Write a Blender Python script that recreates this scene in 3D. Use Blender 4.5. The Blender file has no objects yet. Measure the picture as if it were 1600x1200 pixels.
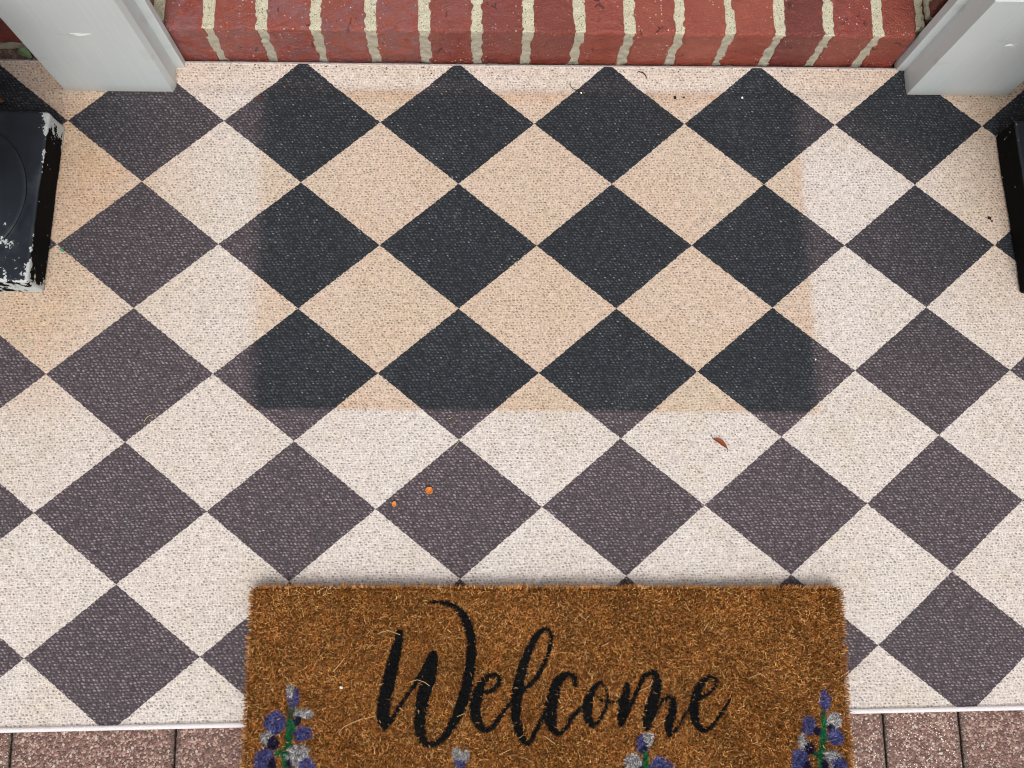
import bpy, bmesh, math, random
import numpy as np
from mathutils import Vector, Matrix, noise as mn

R = math.radians
scene = bpy.context.scene
COL = scene.collection

# ------------------------------------------------------------------ camera, sky, sun, exposure
cam_d = bpy.data.cameras.new('camera')
cam = bpy.data.objects.new('camera', cam_d)
COL.objects.link(cam)
cam_d.sensor_fit = 'HORIZONTAL'
cam_d.sensor_width = 36.0
cam_d.lens = 31.807
cam_d.clip_start = 0.02
cam_d.clip_end = 2000
cam.location = (-0.08755, -0.22639, 1.1533)
cam.rotation_euler = (0.181147, -0.042405, -0.013632)
scene.camera = cam

SUN_EL, SUN_AZ = R(60), R(172)      # azimuth from +Y clockwise
w = bpy.data.worlds.new('World')
scene.world = w
w.use_nodes = True
nt = w.node_tree
bg = nt.nodes['Background']
sky = nt.nodes.new('ShaderNodeTexSky')
sky.sky_type = 'NISHITA'
sky.sun_disc = False
sky.sun_elevation = SUN_EL
sky.sun_rotation = SUN_AZ
sky.dust_density = 4.0
hs = nt.nodes.new('ShaderNodeHueSaturation')
hs.inputs['Saturation'].default_value = 0.12
nt.links.new(sky.outputs[0], hs.inputs['Color'])
nt.links.new(hs.outputs[0], bg.inputs[0])
bg.inputs[1].default_value = 0.12
sd = bpy.data.lights.new('sun', 'SUN')
so = bpy.data.objects.new('sun', sd)
COL.objects.link(so)
sd.energy = 1.0
sd.angle = R(30)
sd.color = (1.0, 0.97, 0.93)
so.location = (0, -2, 5)
sdir = Vector((math.sin(SUN_AZ)*math.cos(SUN_EL), math.cos(SUN_AZ)*math.cos(SUN_EL), math.sin(SUN_EL)))
so.rotation_euler = sdir.to_track_quat('Z', 'Y').to_euler()
scene.view_settings.view_transform = 'Standard'
scene.view_settings.look = 'None'
scene.view_settings.exposure = 0.38
scene.view_settings.gamma = 1
scene.cycles.pixel_filter_type = 'BLACKMAN_HARRIS'
scene.cycles.filter_width = 1.05

# ------------------------------------------------------------------ traced measurements
LATT=[(-0.6257,0.346,1,8),(-0.4207,0.3476,3,8),(-0.2108,0.3473,5,8),(-0.0003,0.347,7,8),(0.2072,0.3486,9,8),(0.4187,0.3483,11,8),(0.6288,0.3479,13,8),(-0.524,0.2604,2,7),(-0.3141,0.2595,4,7),(-0.1036,0.2586,6,7),(0.1041,0.2595,8,7),(0.3131,0.2594,10,7),(0.5254,0.2603,12,7),(-0.6269,0.1725,1,6),(-0.4198,0.1736,3,6),(-0.2086,0.1721,5,6),(-0.0001,0.1714,7,6),(0.2091,0.1725,9,6),(0.418,0.1728,11,6),(0.6258,0.1739,13,6),(-0.5251,0.0871,2,5),(-0.3134,0.0858,4,5),(-0.1042,0.0854,6,5),(0.1032,0.0841,8,5),(0.3131,0.0854,10,5),(0.5236,0.0858,12,5),(-0.6283,0.0011,1,4),(-0.4186,-0.0,3,4),(-0.2089,0.0005,5,4),(-0.0008,-0.0006,7,4),(0.2073,0.0001,9,4),(0.4177,-0.0002,11,4),(0.6288,-0.0013,13,4),(-0.524,-0.087,2,3),(-0.3132,-0.088,4,3),(-0.1047,-0.0882,6,3),(0.1031,-0.0883,8,3),(0.3134,-0.0876,10,3),(0.5237,-0.0868,12,3),(-0.6294,-0.1741,1,2),(-0.4193,-0.175,3,2),(-0.2098,-0.1743,5,2),(0.0008,-0.1736,7,2),(0.2083,-0.1744,9,2),(0.4207,-0.1752,11,2),(0.6243,-0.1718,13,2),(-0.5246,-0.2627,2,1),(-0.1036,-0.2622,6,1),(0.5226,-0.262,12,1),(-0.6268,-0.3473,1,0),(-0.4188,-0.3497,3,0),(0.4194,-0.3513,11,0)]
STROKES=[[(-176.5,-324.2,4.0),(-178.8,-337.0,6.0),(-183.4,-355.5,7.0),(-188.0,-373.9,8.0),(-191.8,-392.1,8.0),(-194.7,-408.0,8.0),(-195.7,-421.6,7.5),(-193.3,-431.2,5.0)],[(-193.2,-431.8,3.5),(-185.1,-424.1,3.3),(-176.9,-410.7,2.8),(-167.5,-397.2,2.5),(-159.2,-385.9,3.0),(-150.9,-374.6,4.0),(-141.4,-358.6,5.0),(-136.2,-350.6,5.0)],[(-135.4,-350.1,5.0),(-137.1,-361.0,7.0),(-141.8,-379.3,8.5),(-148.0,-397.6,8.0),(-151.2,-415.7,7.0),(-152.1,-433.8,6.5),(-148.3,-447.4,5.0),(-140.0,-454.4,3.3)],[(-140.0,-454.4,3.3),(-129.3,-450.1,3.8),(-119.9,-441.3,4.5),(-110.3,-425.7,5.8),(-102.0,-407.6,6.8),(-95.4,-384.9,6.8),(-91.4,-361.8,6.5),(-90.3,-338.6,6.0),(-92.7,-322.1,5.5),(-98.0,-307.9,5.0),(-107.6,-295.9,3.5),(-119.8,-290.5,2.8),(-131.9,-288.9,2.0),(-142.8,-288.5,1.3)],[(-76.8,-394.4,2.5),(-65.9,-392.8,3.0),(-58.7,-387.4,3.0),(-56.4,-380.5,2.5),(-61.0,-375.4,2.3),(-69.4,-376.6,3.0),(-77.9,-385.2,5.0),(-83.5,-398.9,6.8),(-86.0,-414.8,7.0),(-83.5,-428.5,5.8),(-75.9,-438.2,3.8),(-66.4,-435.7,3.0),(-57.9,-425.6,2.8),(-49.4,-414.4,2.5),(-38.5,-402.5,2.5)],[(-38.5,-402.5,2.3),(-26.3,-393.1,2.8),(-14.0,-381.8,2.8),(-4.1,-367.0,2.8),(3.5,-350.8,2.5),(7.0,-334.4,2.5),(5.3,-325.5,2.3),(-0.8,-322.8,2.5),(-9.4,-328.7,3.5),(-18.9,-344.5,5.0),(-27.8,-365.3,6.0),(-33.4,-386.1,6.5),(-36.6,-406.7,6.5),(-37.1,-424.9,6.0),(-33.7,-440.9,5.5),(-27.3,-452.8,4.0),(-20.1,-452.1,3.0),(-14.6,-441.3,2.8),(-7.2,-427.9,2.8),(-0.8,-417.7,2.5),(5.2,-409.8,2.3)],[(34.7,-388.6,2.8),(33.7,-380.4,3.0),(28.2,-376.2,3.0),(19.7,-378.5,4.5),(12.1,-389.3,6.5),(7.0,-405.3,7.5),(4.2,-421.3,7.5),(5.6,-435.0,6.3),(13.3,-443.7,3.3),(21.8,-438.7,2.8),(29.3,-427.5,2.5),(38.0,-418.5,2.5),(46.6,-412.5,2.3)],[(64.8,-385.7,2.0),(56.3,-395.2,4.3),(50.3,-408.5,6.3),(49.1,-424.5,5.8),(53.6,-435.5,3.3),(60.5,-432.7,2.5),(68.0,-421.4,2.3),(73.3,-407.8,2.3),(72.5,-395.5,2.0),(66.3,-386.2,2.0)],[(61.4,-401.3,1.0),(65.6,-406.9,1.3),(73.3,-409.6,1.5),(85.4,-408.7,1.5),(91.5,-406.5,1.3)],[(98.2,-390.5,3.5),(95.8,-402.5,5.5),(91.5,-420.8,6.0),(88.9,-434.0,4.3)],[(88.9,-434.0,3.0),(97.0,-423.2,2.5),(104.9,-407.3,2.5),(112.8,-391.2,2.8),(120.6,-379.8,3.0),(128.5,-375.7,3.3)],[(132.4,-376.5,3.8),(134.8,-389.4,5.5),(129.6,-407.8,7.0),(122.8,-426.0,7.0),(120.1,-439.0,4.5)],[(120.1,-439.0,3.3),(128.3,-428.4,2.3),(136.1,-414.8,2.3),(143.8,-406.7,2.8),(150.7,-405.4,3.3)],[(153.0,-407.8,4.0),(151.9,-422.0,5.5),(146.9,-435.7,5.5),(146.1,-447.1,3.8)],[(146.8,-448.9,2.8),(156.8,-441.6,2.0),(164.7,-429.2,2.0),(172.5,-417.9,2.3),(182.8,-408.4,2.5),(195.3,-402.6,2.3),(205.0,-394.7,2.3),(207.4,-386.6,2.3),(202.5,-382.5,2.3),(194.2,-385.2,3.3),(185.4,-395.0,5.0),(179.4,-411.1,6.0),(177.9,-427.2,5.5),(181.7,-438.3,4.3),(189.4,-444.4,3.0),(199.5,-438.6,2.3),(209.8,-427.8,2.3),(217.8,-416.5,2.0),(224.4,-407.4,1.0)]]
BLOBS=[('g',-303.9,-410.0,4.8,6.4),('g',-305.1,-418.0,4.0,8.0),('G',-304.0,-430.2,6.4,9.6),('G',-305.9,-440.9,4.8,11.2),('G',-307.0,-453.8,4.8,11.2),('G',-308.8,-468.0,4.8,11.2),('G',-315.8,-458.6,6.4,4.0),('b',-302.0,-396.3,7.2,12.0),('w',-306.0,-388.2,5.6,8.0),('b',-322.1,-424.8,12.9,12.9),('w',-295.5,-414.6,7.2,5.6),('w',-284.9,-415.5,7.2,6.4),('n',-296.0,-422.5,4.8,5.6),('b',-290.3,-437.7,12.0,8.8),('w',-332.0,-442.5,8.0,8.8),('n',-324.4,-447.7,7.2,8.0),('b',-334.1,-467.4,12.0,16.1),('n',-325.0,-472.6,5.6,9.6),('w',-294.1,-462.6,14.5,13.7),('b',-284.0,-475.6,9.6,11.2),('n',-305.6,-475.1,4.0,9.6),('g',336.4,-425.5,4.0,5.6),('G',336.2,-438.8,4.0,9.6),('G',334.3,-453.5,4.8,11.2),('G',332.4,-468.1,4.8,11.2),('G',324.0,-474.4,5.6,3.2),('G',328.8,-484.0,4.0,9.6),('b',339.8,-412.2,7.2,12.0),('b',317.9,-441.3,9.6,12.0),('n',327.6,-448.2,5.6,5.6),('w',349.8,-436.1,9.6,9.6),('n',344.4,-444.1,4.8,4.0),('b',349.8,-455.3,10.4,10.4),('w',308.7,-460.2,6.4,9.6),('n',317.5,-467.7,7.2,7.2),('b',304.7,-482.7,11.2,15.3),('n',312.0,-488.7,4.8,8.0),('w',344.0,-480.0,12.0,11.2),('b',352.0,-487.4,9.6,8.8),('n',333.3,-487.0,4.8,8.0),('G',117.8,-490.7,6.4,9.6),('G',119.7,-501.5,4.8,11.2),('G',120.7,-514.3,4.8,11.2),('G',122.4,-528.6,4.8,11.2),('G',129.6,-519.5,6.4,4.0),('b',136.4,-486.1,12.9,12.9),('n',109.7,-482.6,4.8,5.6),('b',103.7,-497.5,12.0,8.8),('w',146.4,-504.2,8.0,8.8),('n',138.5,-509.0,7.2,8.0),('b',148.3,-529.2,12.0,16.1),('n',138.9,-533.9,5.6,9.6),('w',107.3,-522.5,14.5,13.7),('b',97.0,-535.0,9.6,11.2),('n',119.0,-535.6,4.0,9.6),('b',114.5,-458.8,7.2,12.0),('w',121.7,-452.5,6.4,8.0),('n',115.7,-466.1,4.0,5.6),('G',116.9,-475.5,4.0,9.6),('w',102.2,-478.1,11.2,9.6),('b',130.4,-483.0,8.8,9.6),('g',-106.4,-485.4,4.8,6.4),('g',-108.0,-493.2,4.0,8.0),('G',-107.2,-505.3,6.4,9.6),('G',-109.5,-515.8,4.8,11.2),('G',-111.0,-528.4,4.8,11.2),('G',-113.3,-542.3,4.8,11.2),('G',-120.0,-533.1,6.4,4.0),('b',-104.1,-471.9,7.2,12.0),('w',-107.9,-464.0,5.6,8.0),('b',-125.3,-499.9,12.9,12.9),('w',-98.2,-489.9,7.2,5.6),('w',-87.6,-490.8,7.2,6.4),('n',-98.9,-497.7,4.8,5.6),('b',-93.8,-512.7,12.0,8.8),('w',-135.7,-517.3,8.0,8.8),('n',-128.2,-522.4,7.2,8.0),('b',-138.7,-541.7,12.0,16.1),('n',-129.7,-546.8,5.6,9.6),('w',-98.4,-537.1,14.5,13.7),('b',-88.7,-550.0,9.6,11.2),('n',-110.4,-549.4,4.0,9.6),('w',-98.8,-467.0,6.4,7.2),('G',-306.8,-485.7,4.0,12.9),('G',-306.3,-499.8,4.0,12.9),('G',-305.9,-513.8,4.0,12.9),('G',-305.5,-527.7,4.0,12.9),('G',-305.1,-541.6,4.0,12.9),('G',-304.6,-555.4,4.0,12.9),('G',-304.2,-569.2,4.0,12.9),('G',-303.8,-582.9,4.0,12.9),('G',-303.4,-596.5,4.0,12.9),('w',-322.9,-492.4,11.2,11.2),('b',-288.6,-498.1,12.0,13.7),('n',-299.2,-490.8,6.4,6.4),('b',-326.4,-518.2,12.0,14.5),('w',-290.9,-523.2,12.0,11.2),('n',-313.3,-513.6,6.4,7.2),('G',-322.6,-565.3,17.7,4.8),('G',-284.9,-580.0,19.3,4.8),('G',-319.4,-594.0,16.1,4.0),('G',328.3,-500.6,4.0,12.9),('G',327.2,-515.0,4.0,12.9),('G',326.1,-529.3,4.0,12.9),('G',325.0,-543.6,4.0,12.9),('G',323.9,-557.7,4.0,12.9),('G',322.9,-571.8,4.0,12.9),('G',321.8,-585.9,4.0,12.9),('G',320.7,-599.9,4.0,12.9),('G',319.7,-613.8,4.0,12.9),('w',310.7,-507.4,11.2,11.2),('b',346.0,-513.3,12.0,13.7),('n',335.7,-505.9,6.4,6.4),('b',304.1,-533.8,12.0,14.5),('w',340.9,-539.0,12.0,11.2),('n',318.4,-529.1,6.4,7.2),('G',302.9,-581.9,17.7,4.8),('G',340.9,-596.9,19.3,4.8),('G',303.1,-611.2,16.1,4.0),('G',114.0,-546.0,4.0,12.9),('G',113.5,-560.1,4.0,12.9),('G',112.9,-574.0,4.0,12.9),('G',112.3,-587.9,4.0,12.9),('G',111.8,-601.8,4.0,12.9),('G',111.2,-615.6,4.0,12.9),('G',110.7,-629.3,4.0,12.9),('G',110.1,-642.9,4.0,12.9),('G',109.6,-656.5,4.0,12.9),('w',97.1,-552.6,11.2,11.2),('b',131.7,-558.4,12.0,13.7),('n',121.4,-551.1,6.4,6.4),('b',91.6,-578.4,12.0,14.5),('w',127.6,-583.5,12.0,11.2),('n',105.3,-573.8,6.4,7.2),('G',92.1,-625.3,17.7,4.8),('G',129.7,-640.1,19.3,4.8),('G',93.3,-654.0,16.1,4.0),('G',-109.6,-559.8,4.0,12.9),('G',-109.7,-573.7,4.0,12.9),('G',-109.7,-587.5,4.0,12.9),('G',-109.7,-601.2,4.0,12.9),('G',-109.8,-614.8,4.0,12.9),('G',-109.8,-628.4,4.0,12.9),('G',-109.8,-641.9,4.0,12.9),('G',-109.9,-655.4,4.0,12.9),('G',-109.9,-668.8,4.0,12.9),('w',-126.0,-566.3,11.2,11.2),('b',-91.8,-572.1,12.0,13.7),('n',-102.2,-564.9,6.4,6.4),('b',-130.4,-591.7,12.0,14.5),('w',-94.9,-596.8,12.0,11.2),('n',-117.1,-587.3,6.4,7.2),('G',-128.2,-638.0,17.7,4.8),('G',-90.8,-652.6,19.3,4.8),('G',-126.0,-666.3,16.1,4.0)]


# ------------------------------------------------------------------ helpers
def s2l(*c):
    """0-255 sRGB to linear"""
    o = []
    for v in c:
        v /= 255.0
        o.append(v/12.92 if v <= 0.04045 else ((v+0.055)/1.055)**2.4)
    return tuple(o)

def tag(o, label=None, cat=None, group=None, kind=None):
    if label: o['label'] = label
    if cat: o['category'] = cat
    if group: o['group'] = group
    if kind: o['kind'] = kind
    return o

def link(name, me, mat=None, parent=None, smooth=False):
    o = bpy.data.objects.new(name, me)
    COL.objects.link(o)
    if mat: me.materials.append(mat)
    if parent: o.parent = parent
    if smooth: me.shade_smooth()
    return o

def empty(name, loc, rz=0):
    o = bpy.data.objects.new(name, None)
    o.location = loc
    o.rotation_euler = (0, 0, rz)
    COL.objects.link(o)
    return o

def np_mesh(name, V, F):
    """F: (n,4) or (n,3) int array"""
    V = np.asarray(V, np.float32); F = np.asarray(F, np.int32)
    me = bpy.data.meshes.new(name)
    k = F.shape[1]
    me.vertices.add(len(V)); me.vertices.foreach_set('co', V.ravel())
    me.loops.add(F.size); me.loops.foreach_set('vertex_index', F.ravel())
    me.polygons.add(len(F))
    me.polygons.foreach_set('loop_start', np.arange(0, F.size, k, dtype=np.int32))
    me.update(calc_edges=True)
    return me

def attr(me, name, kind, data, dom='POINT'):
    a = me.attributes.new(name, kind, dom)
    key = {'FLOAT': 'value', 'FLOAT_VECTOR': 'vector', 'FLOAT_COLOR': 'color'}[kind]
    a.data.foreach_set(key, np.asarray(data, np.float32).ravel())

class Geo:
    """collects quads"""
    def __init__(s): s.V = []; s.F = []; s.n = 0
    def add(s, V, F):
        s.V.append(np.asarray(V, float)); s.F.append(np.asarray(F, int)+s.n); s.n += len(V)
    def mesh(s, name): return np_mesh(name, np.concatenate(s.V), np.concatenate(s.F))

def lin(a, b, cell, r):
    """grid coordinates with extra points inside the rounding"""
    n = max(2, int(round((b-a)/cell)))
    pts = list(np.linspace(a, b, n+1))
    if r > 0:
        pts += [a+r*t for t in (0.3, 0.6, 1.0)]+[b-r*t for t in (0.3, 0.6, 1.0)]
    return np.array(sorted(set(np.round(pts, 6))))

def rbox(lo, hi, r=0.002, cell=0.02):
    """rounded box as separate grids per face, welded by position"""
    lo = np.array(lo, float); hi = np.array(hi, float)
    ax = [lin(lo[k], hi[k], cell, r) for k in range(3)]
    Vs = []; Fs = []; n = 0
    for k in range(3):
        i, j = (k+1) % 3, (k+2) % 3
        for side in (0, 1):
            A, B = np.meshgrid(ax[i], ax[j], indexing='ij')
            P = np.zeros(A.shape+(3,))
            P[..., i] = A; P[..., j] = B; P[..., k] = hi[k] if side else lo[k]
            a, b = A.shape
            idx = np.arange(a*b).reshape(a, b)+n
            q = np.stack([idx[:-1, :-1], idx[1:, :-1], idx[1:, 1:], idx[:-1, 1:]], -1).reshape(-1, 4)
            if not side: q = q[:, ::-1]
            Vs.append(P.reshape(-1, 3)); Fs.append(q); n += a*b
    V = np.concatenate(Vs); F = np.concatenate(Fs)
    if r > 0:
        c = np.clip(V, lo+r, hi-r); d = V-c
        L = np.linalg.norm(d, axis=1, keepdims=True)
        V = np.where(L > 1e-9, c+d/np.maximum(L, 1e-9)*r, V)
    key = np.round(V, 6)
    u, inv = np.unique(key, axis=0, return_inverse=True)
    inv = inv.reshape(-1)
    F = inv[F]
    # drop faces collapsed by welding
    ok = np.array([len(set(f)) == 4 for f in F])
    return u, F[ok]

def vnoise(V, scale, seed=0.0, octv=3):
    """noise vector per vertex"""
    out = np.zeros((len(V), 3))
    for i, p in enumerate(V):
        q = Vector((p[0]*scale+seed, p[1]*scale-seed*0.7, p[2]*scale+seed*1.3))
        out[i] = mn.turbulence_vector(q, octv, False)
    return out

def tube(path, rad, sides=6):
    """tapered tube along a path; rad a number or list"""
    P = [Vector(p) for p in path]; n = len(P)
    if not hasattr(rad, '__len__'): rad = [rad]*n
    V = []; F = []
    for i, p in enumerate(P):
        t = (P[min(i+1, n-1)]-P[max(i-1, 0)]).normalized()
        a = t.cross(Vector((0, 0, 1)))
        if a.length < 1e-4: a = t.cross(Vector((1, 0, 0)))
        a.normalize(); b = t.cross(a)
        for k in range(sides):
            an = 2*math.pi*k/sides
            V.append(tuple(p+(a*math.cos(an)+b*math.sin(an))*rad[i]))
    for i in range(n-1):
        for k in range(sides):
            k2 = (k+1) % sides
            F.append([i*sides+k, i*sides+k2, (i+1)*sides+k2, (i+1)*sides+k])
    return V, F

def lathe(profile, seg=96):
    V = []; F = []
    for r, z in profile:
        for k in range(seg):
            a = 2*math.pi*k/seg
            V.append((r*math.cos(a), r*math.sin(a), z))
    for i in range(len(profile)-1):
        for k in range(seg):
            k2 = (k+1) % seg
            F.append([i*seg+k, i*seg+k2, (i+1)*seg+k2, (i+1)*seg+k])
    return V, F

# ---- node building
class NB:
    def __init__(s, name):
        s.m = bpy.data.materials.new(name); s.m.use_nodes = True
        s.t = s.m.node_tree; s.b = s.t.nodes['Principled BSDF']
    def n(s, typ, ins=None, **kw):
        nd = s.t.nodes.new(typ)
        for k, v in kw.items(): setattr(nd, k, v)
        if ins:
            for k, v in ins.items(): s.set(nd.inputs[k], v)
        return nd
    def set(s, sock, v):
        if isinstance(v, bpy.types.NodeSocket): s.t.links.new(v, sock)
        elif isinstance(v, bpy.types.Node): s.t.links.new(v.outputs[0], sock)
        else:
            if hasattr(sock.default_value, '__len__') and len(sock.default_value) == 4 and len(v) == 3: v = tuple(v)+(1,)
            sock.default_value = v
    def math(s, op, a, b=0.0, c=0.0, clamp=False):
        nd = s.t.nodes.new('ShaderNodeMath'); nd.operation = op; nd.use_clamp = clamp
        s.set(nd.inputs[0], a); s.set(nd.inputs[1], b); s.set(nd.inputs[2], c)
        return nd.outputs[0]
    def mix(s, f, a, b, mode='MIX'):
        nd = s.t.nodes.new('ShaderNodeMix'); nd.data_type = 'RGBA'; nd.blend_type = mode
        s.set(nd.inputs[0], f); s.set(nd.inputs[6], a); s.set(nd.inputs[7], b)
        return nd.outputs[2]
    def ramp(s, f, a, b, lo=0.0, hi=1.0):
        nd = s.t.nodes.new('ShaderNodeMapRange'); nd.interpolation_type = 'SMOOTHSTEP'
        s.set(nd.inputs[0], f); s.set(nd.inputs[1], a); s.set(nd.inputs[2], b)
        s.set(nd.inputs[3], lo); s.set(nd.inputs[4], hi)
        return nd.outputs[0]
    def noise(s, co, scale, detail=3, rough=0.55):
        nd = s.t.nodes.new('ShaderNodeTexNoise'); s.set(nd.inputs['Vector'], co)
        nd.inputs['Scale'].default_value = scale; nd.inputs['Detail'].default_value = detail
        nd.inputs['Roughness'].default_value = rough
        return nd.outputs['Fac']
    def voro(s, co, scale, feature='F1', rnd=1.0):
        nd = s.t.nodes.new('ShaderNodeTexVoronoi'); nd.feature = feature; s.set(nd.inputs['Vector'], co)
        nd.inputs['Scale'].default_value = scale; nd.inputs['Randomness'].default_value = rnd
        return nd
    def att(s, name):
        nd = s.t.nodes.new('ShaderNodeAttribute'); nd.attribute_name = name
        return nd
    def obj(s): return s.t.nodes.new('ShaderNodeTexCoord').outputs['Object']
    def scale(s, co, v):
        nd = s.t.nodes.new('ShaderNodeVectorMath'); nd.operation = 'MULTIPLY'
        s.set(nd.inputs[0], co); nd.inputs[1].default_value = v
        return nd.outputs[0]
    def bump(s, h, dist, strength=1.0, normal=None):
        nd = s.t.nodes.new('ShaderNodeBump'); s.set(nd.inputs['Height'], h)
        nd.inputs['Distance'].default_value = dist; nd.inputs['Strength'].default_value = strength
        if normal is not None: s.set(nd.inputs['Normal'], normal)
        return nd.outputs[0]
    def out(s, color, rough=0.6, normal=None, spec=0.5, coat=None):
        s.set(s.b.inputs['Base Color'], color); s.set(s.b.inputs['Roughness'], rough)
        s.set(s.b.inputs['Specular IOR Level'], spec)
        if normal is not None: s.set(s.b.inputs['Normal'], normal)
        if coat is not None:
            s.set(s.b.inputs['Coat Weight'], coat); s.b.inputs['Coat Roughness'].default_value = 0.14
            if normal is not None: s.set(s.b.inputs['Coat Normal'], normal)
        return s.m

# ------------------------------------------------------------------ materials
def mat_rug():
    b = NB('woven_rug')
    co = b.obj()
    sp = b.n('ShaderNodeSeparateXYZ', {0: co})
    # slightly wandering yarn lines
    wob = b.n('ShaderNodeTexNoise', {'Vector': co, 'Scale': 22.0, 'Detail': 2.0})
    wsp = b.n('ShaderNodeSeparateXYZ', {0: wob.outputs['Color']})
    x = b.math('ADD', b.math('MULTIPLY', sp.outputs[0], 1/0.0050), b.math('MULTIPLY', wsp.outputs[0], 1.6))
    y = b.math('ADD', b.math('MULTIPLY', sp.outputs[1], 1/0.0038), b.math('MULTIPLY', wsp.outputs[1], 1.6))
    xs = b.math('ADD', x, b.math('MULTIPLY', y, 0.5))
    cell = b.n('ShaderNodeCombineXYZ', {0: xs, 1: y, 2: 0.0})
    vor = b.voro(cell.outputs[0], 1.0, 'F1', 0.34)
    d = vor.outputs['Distance']
    knot = b.ramp(d, 0.12, 0.62, 1.0, 0.0)
    csep = b.n('ShaderNodeSeparateColor', {0: vor.outputs['Color']})
    rnd = csep.outputs[0]; rnd2 = csep.outputs[1]
    # individual threads: thin streaks along x and y
    tx = b.noise(b.scale(co, (90, 620, 1)), 1.0, 2, 0.6)
    ty = b.noise(b.scale(co, (560, 110, 1)), 1.0, 2, 0.6)
    thr = b.math('ADD', b.math('MULTIPLY', tx, 0.5), b.math('MULTIPLY', ty, 0.5))
    # checker in lattice coordinates
    lat = b.n('ShaderNodeSeparateXYZ', {0: b.att('lattice').outputs['Vector']})
    jit = b.n('ShaderNodeTexNoise', {'Vector': co, 'Scale': 260.0, 'Detail': 1.0})
    jj = b.math('MULTIPLY', b.math('SUBTRACT', jit.outputs['Fac'], 0.5), 0.022)
    u = b.math('ADD', b.math('MULTIPLY', b.math('SUBTRACT', b.math('ADD', lat.outputs[0], lat.outputs[1]), 1.0), 0.5), jj)
    v = b.math('ADD', b.math('MULTIPLY', b.math('SUBTRACT', b.math('SUBTRACT', lat.outputs[0], lat.outputs[1]), 1.0), 0.5), jj)
    def square(t):
        q = b.math('MULTIPLY', b.math('SINE', b.math('MULTIPLY', t, math.pi)), 55.0)
        return b.math('MAXIMUM', -1.0, b.math('MINIMUM', 1.0, q))
    prod = b.math('MULTIPLY', square(u), square(v))
    dark = b.ramp(prod, -0.5, 0.5, 0.0, 1.0)
    wear = b.n('ShaderNodeSeparateXYZ', {0: b.att('wear').outputs['Vector']})
    fadeD, tanT, dirt = wear.outputs[0], wear.outputs[1], wear.outputs[2]
    n1 = b.noise(co, 9.0, 5, 0.6)
    n2 = b.noise(co, 38.0, 4, 0.65)
    patch = b.math('ADD', b.math('MULTIPLY', n1, 0.6), b.math('MULTIPLY', n2, 0.4))
    fadeN = b.math('ADD', fadeD, b.math('MULTIPLY', b.math('SUBTRACT', patch, 0.5), 0.5), clamp=True)
    tanN = b.math('ADD', tanT, b.math('MULTIPLY', b.math('SUBTRACT', patch, 0.5), 0.9), clamp=True)
    darkc = b.mix(fadeN, DARK_IN, DARK_OUT)
    # dusty blue-grey bloom on the dark squares
    bloom = b.math('MULTIPLY', b.ramp(b.noise(co, 12.0, 5, 0.7), 0.52, 0.72), 0.35)
    darkc = b.mix(bloom, darkc, s2l(84, 88, 92))
    lightc = b.mix(tanN, LIGHT_OUT, LIGHT_IN)
    lightc = b.mix(b.math('MULTIPLY', dirt, b.ramp(n2, 0.3, 0.7, 0.5, 1.0)), lightc, s2l(196, 148, 106))
    lightc = b.mix(b.math('MULTIPLY', b.ramp(b.noise(co, 7.0, 6, 0.7), 0.46, 0.70), 0.40), lightc, s2l(196, 184, 160))
    lightc = b.mix(b.math('MULTIPLY', b.ramp(b.noise(co, 16.0, 5, 0.7), 0.55, 0.72), 0.25), lightc, s2l(170, 160, 156))
    # weave contrast: pits dark, knots light
    kd = b.math('ADD', b.math('MULTIPLY', knot, 0.75), b.math('MULTIPLY', b.math('SUBTRACT', thr, 0.5), 1.1))
    kd = b.math('ADD', kd, b.math('MULTIPLY', b.math('SUBTRACT', rnd, 0.5), 0.22))
    # the weave reads as dark pin-holes on the cream and pale yarn tips on the black
    dot = b.ramp(d, 0.46, 0.14, 0.0, 1.0)
    wgt = b.ramp(rnd, 0.0, 0.9, 0.45, 1.0)
    thc = b.ramp(thr, 0.36, 0.64)
    hole = b.voro(b.scale(co, (170, 230, 1)), 1.0, 'F1', 0.9)
    hsel = b.n('ShaderNodeSeparateColor', {0: hole.outputs['Color']})
    ho = b.math('MULTIPLY', b.ramp(hole.outputs['Distance'], 0.30, 0.12), b.ramp(hsel.outputs[0], 0.80, 0.88))
    ld = b.math('SUBTRACT', 1.06, b.math('MULTIPLY', b.math('MULTIPLY', dot, wgt), 0.64))
    ld = b.math('MULTIPLY', ld, b.math('SUBTRACT', 1.0, b.math('MULTIPLY', ho, 0.45)))
    ld = b.math('MULTIPLY', ld, b.math('SUBTRACT', 1.0, b.math('MULTIPLY', b.ramp(d, 0.50, 0.72), 0.16)))
    ld = b.math('MULTIPLY', ld, b.math('ADD', 0.72, b.math('MULTIPLY', thc, 0.42)))
    dd = b.math('ADD', 0.50, b.math('MULTIPLY', b.math('MULTIPLY', dot, wgt), 1.5))
    dd = b.math('MULTIPLY', dd, b.math('ADD', 0.62, b.math('MULTIPLY', thc, 0.72)))
    fac = b.n('ShaderNodeMix', {0: dark, 2: ld, 3: dd})
    fac.data_type = 'FLOAT'
    col = b.mix(dark, lightc, darkc)
    g = b.n('ShaderNodeCombineXYZ', {0: fac.outputs[0], 1: fac.outputs[0], 2: fac.outputs[0]})
    col = b.mix(1.0, col, g.outputs[0], 'MULTIPLY')
    # bare yarn tips
    speck = b.math('MULTIPLY', b.ramp(rnd2, 0.90, 0.97), b.ramp(d, 0.28, 0.12, 0.0, 1.0))
    speck = b.math('MULTIPLY', speck, dark)
    col = b.mix(b.math('MULTIPLY', speck, 0.55), col, s2l(170, 168, 165))
    sgn = b.math('SUBTRACT', b.math('MULTIPLY', dark, 2.0), 1.0)
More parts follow.
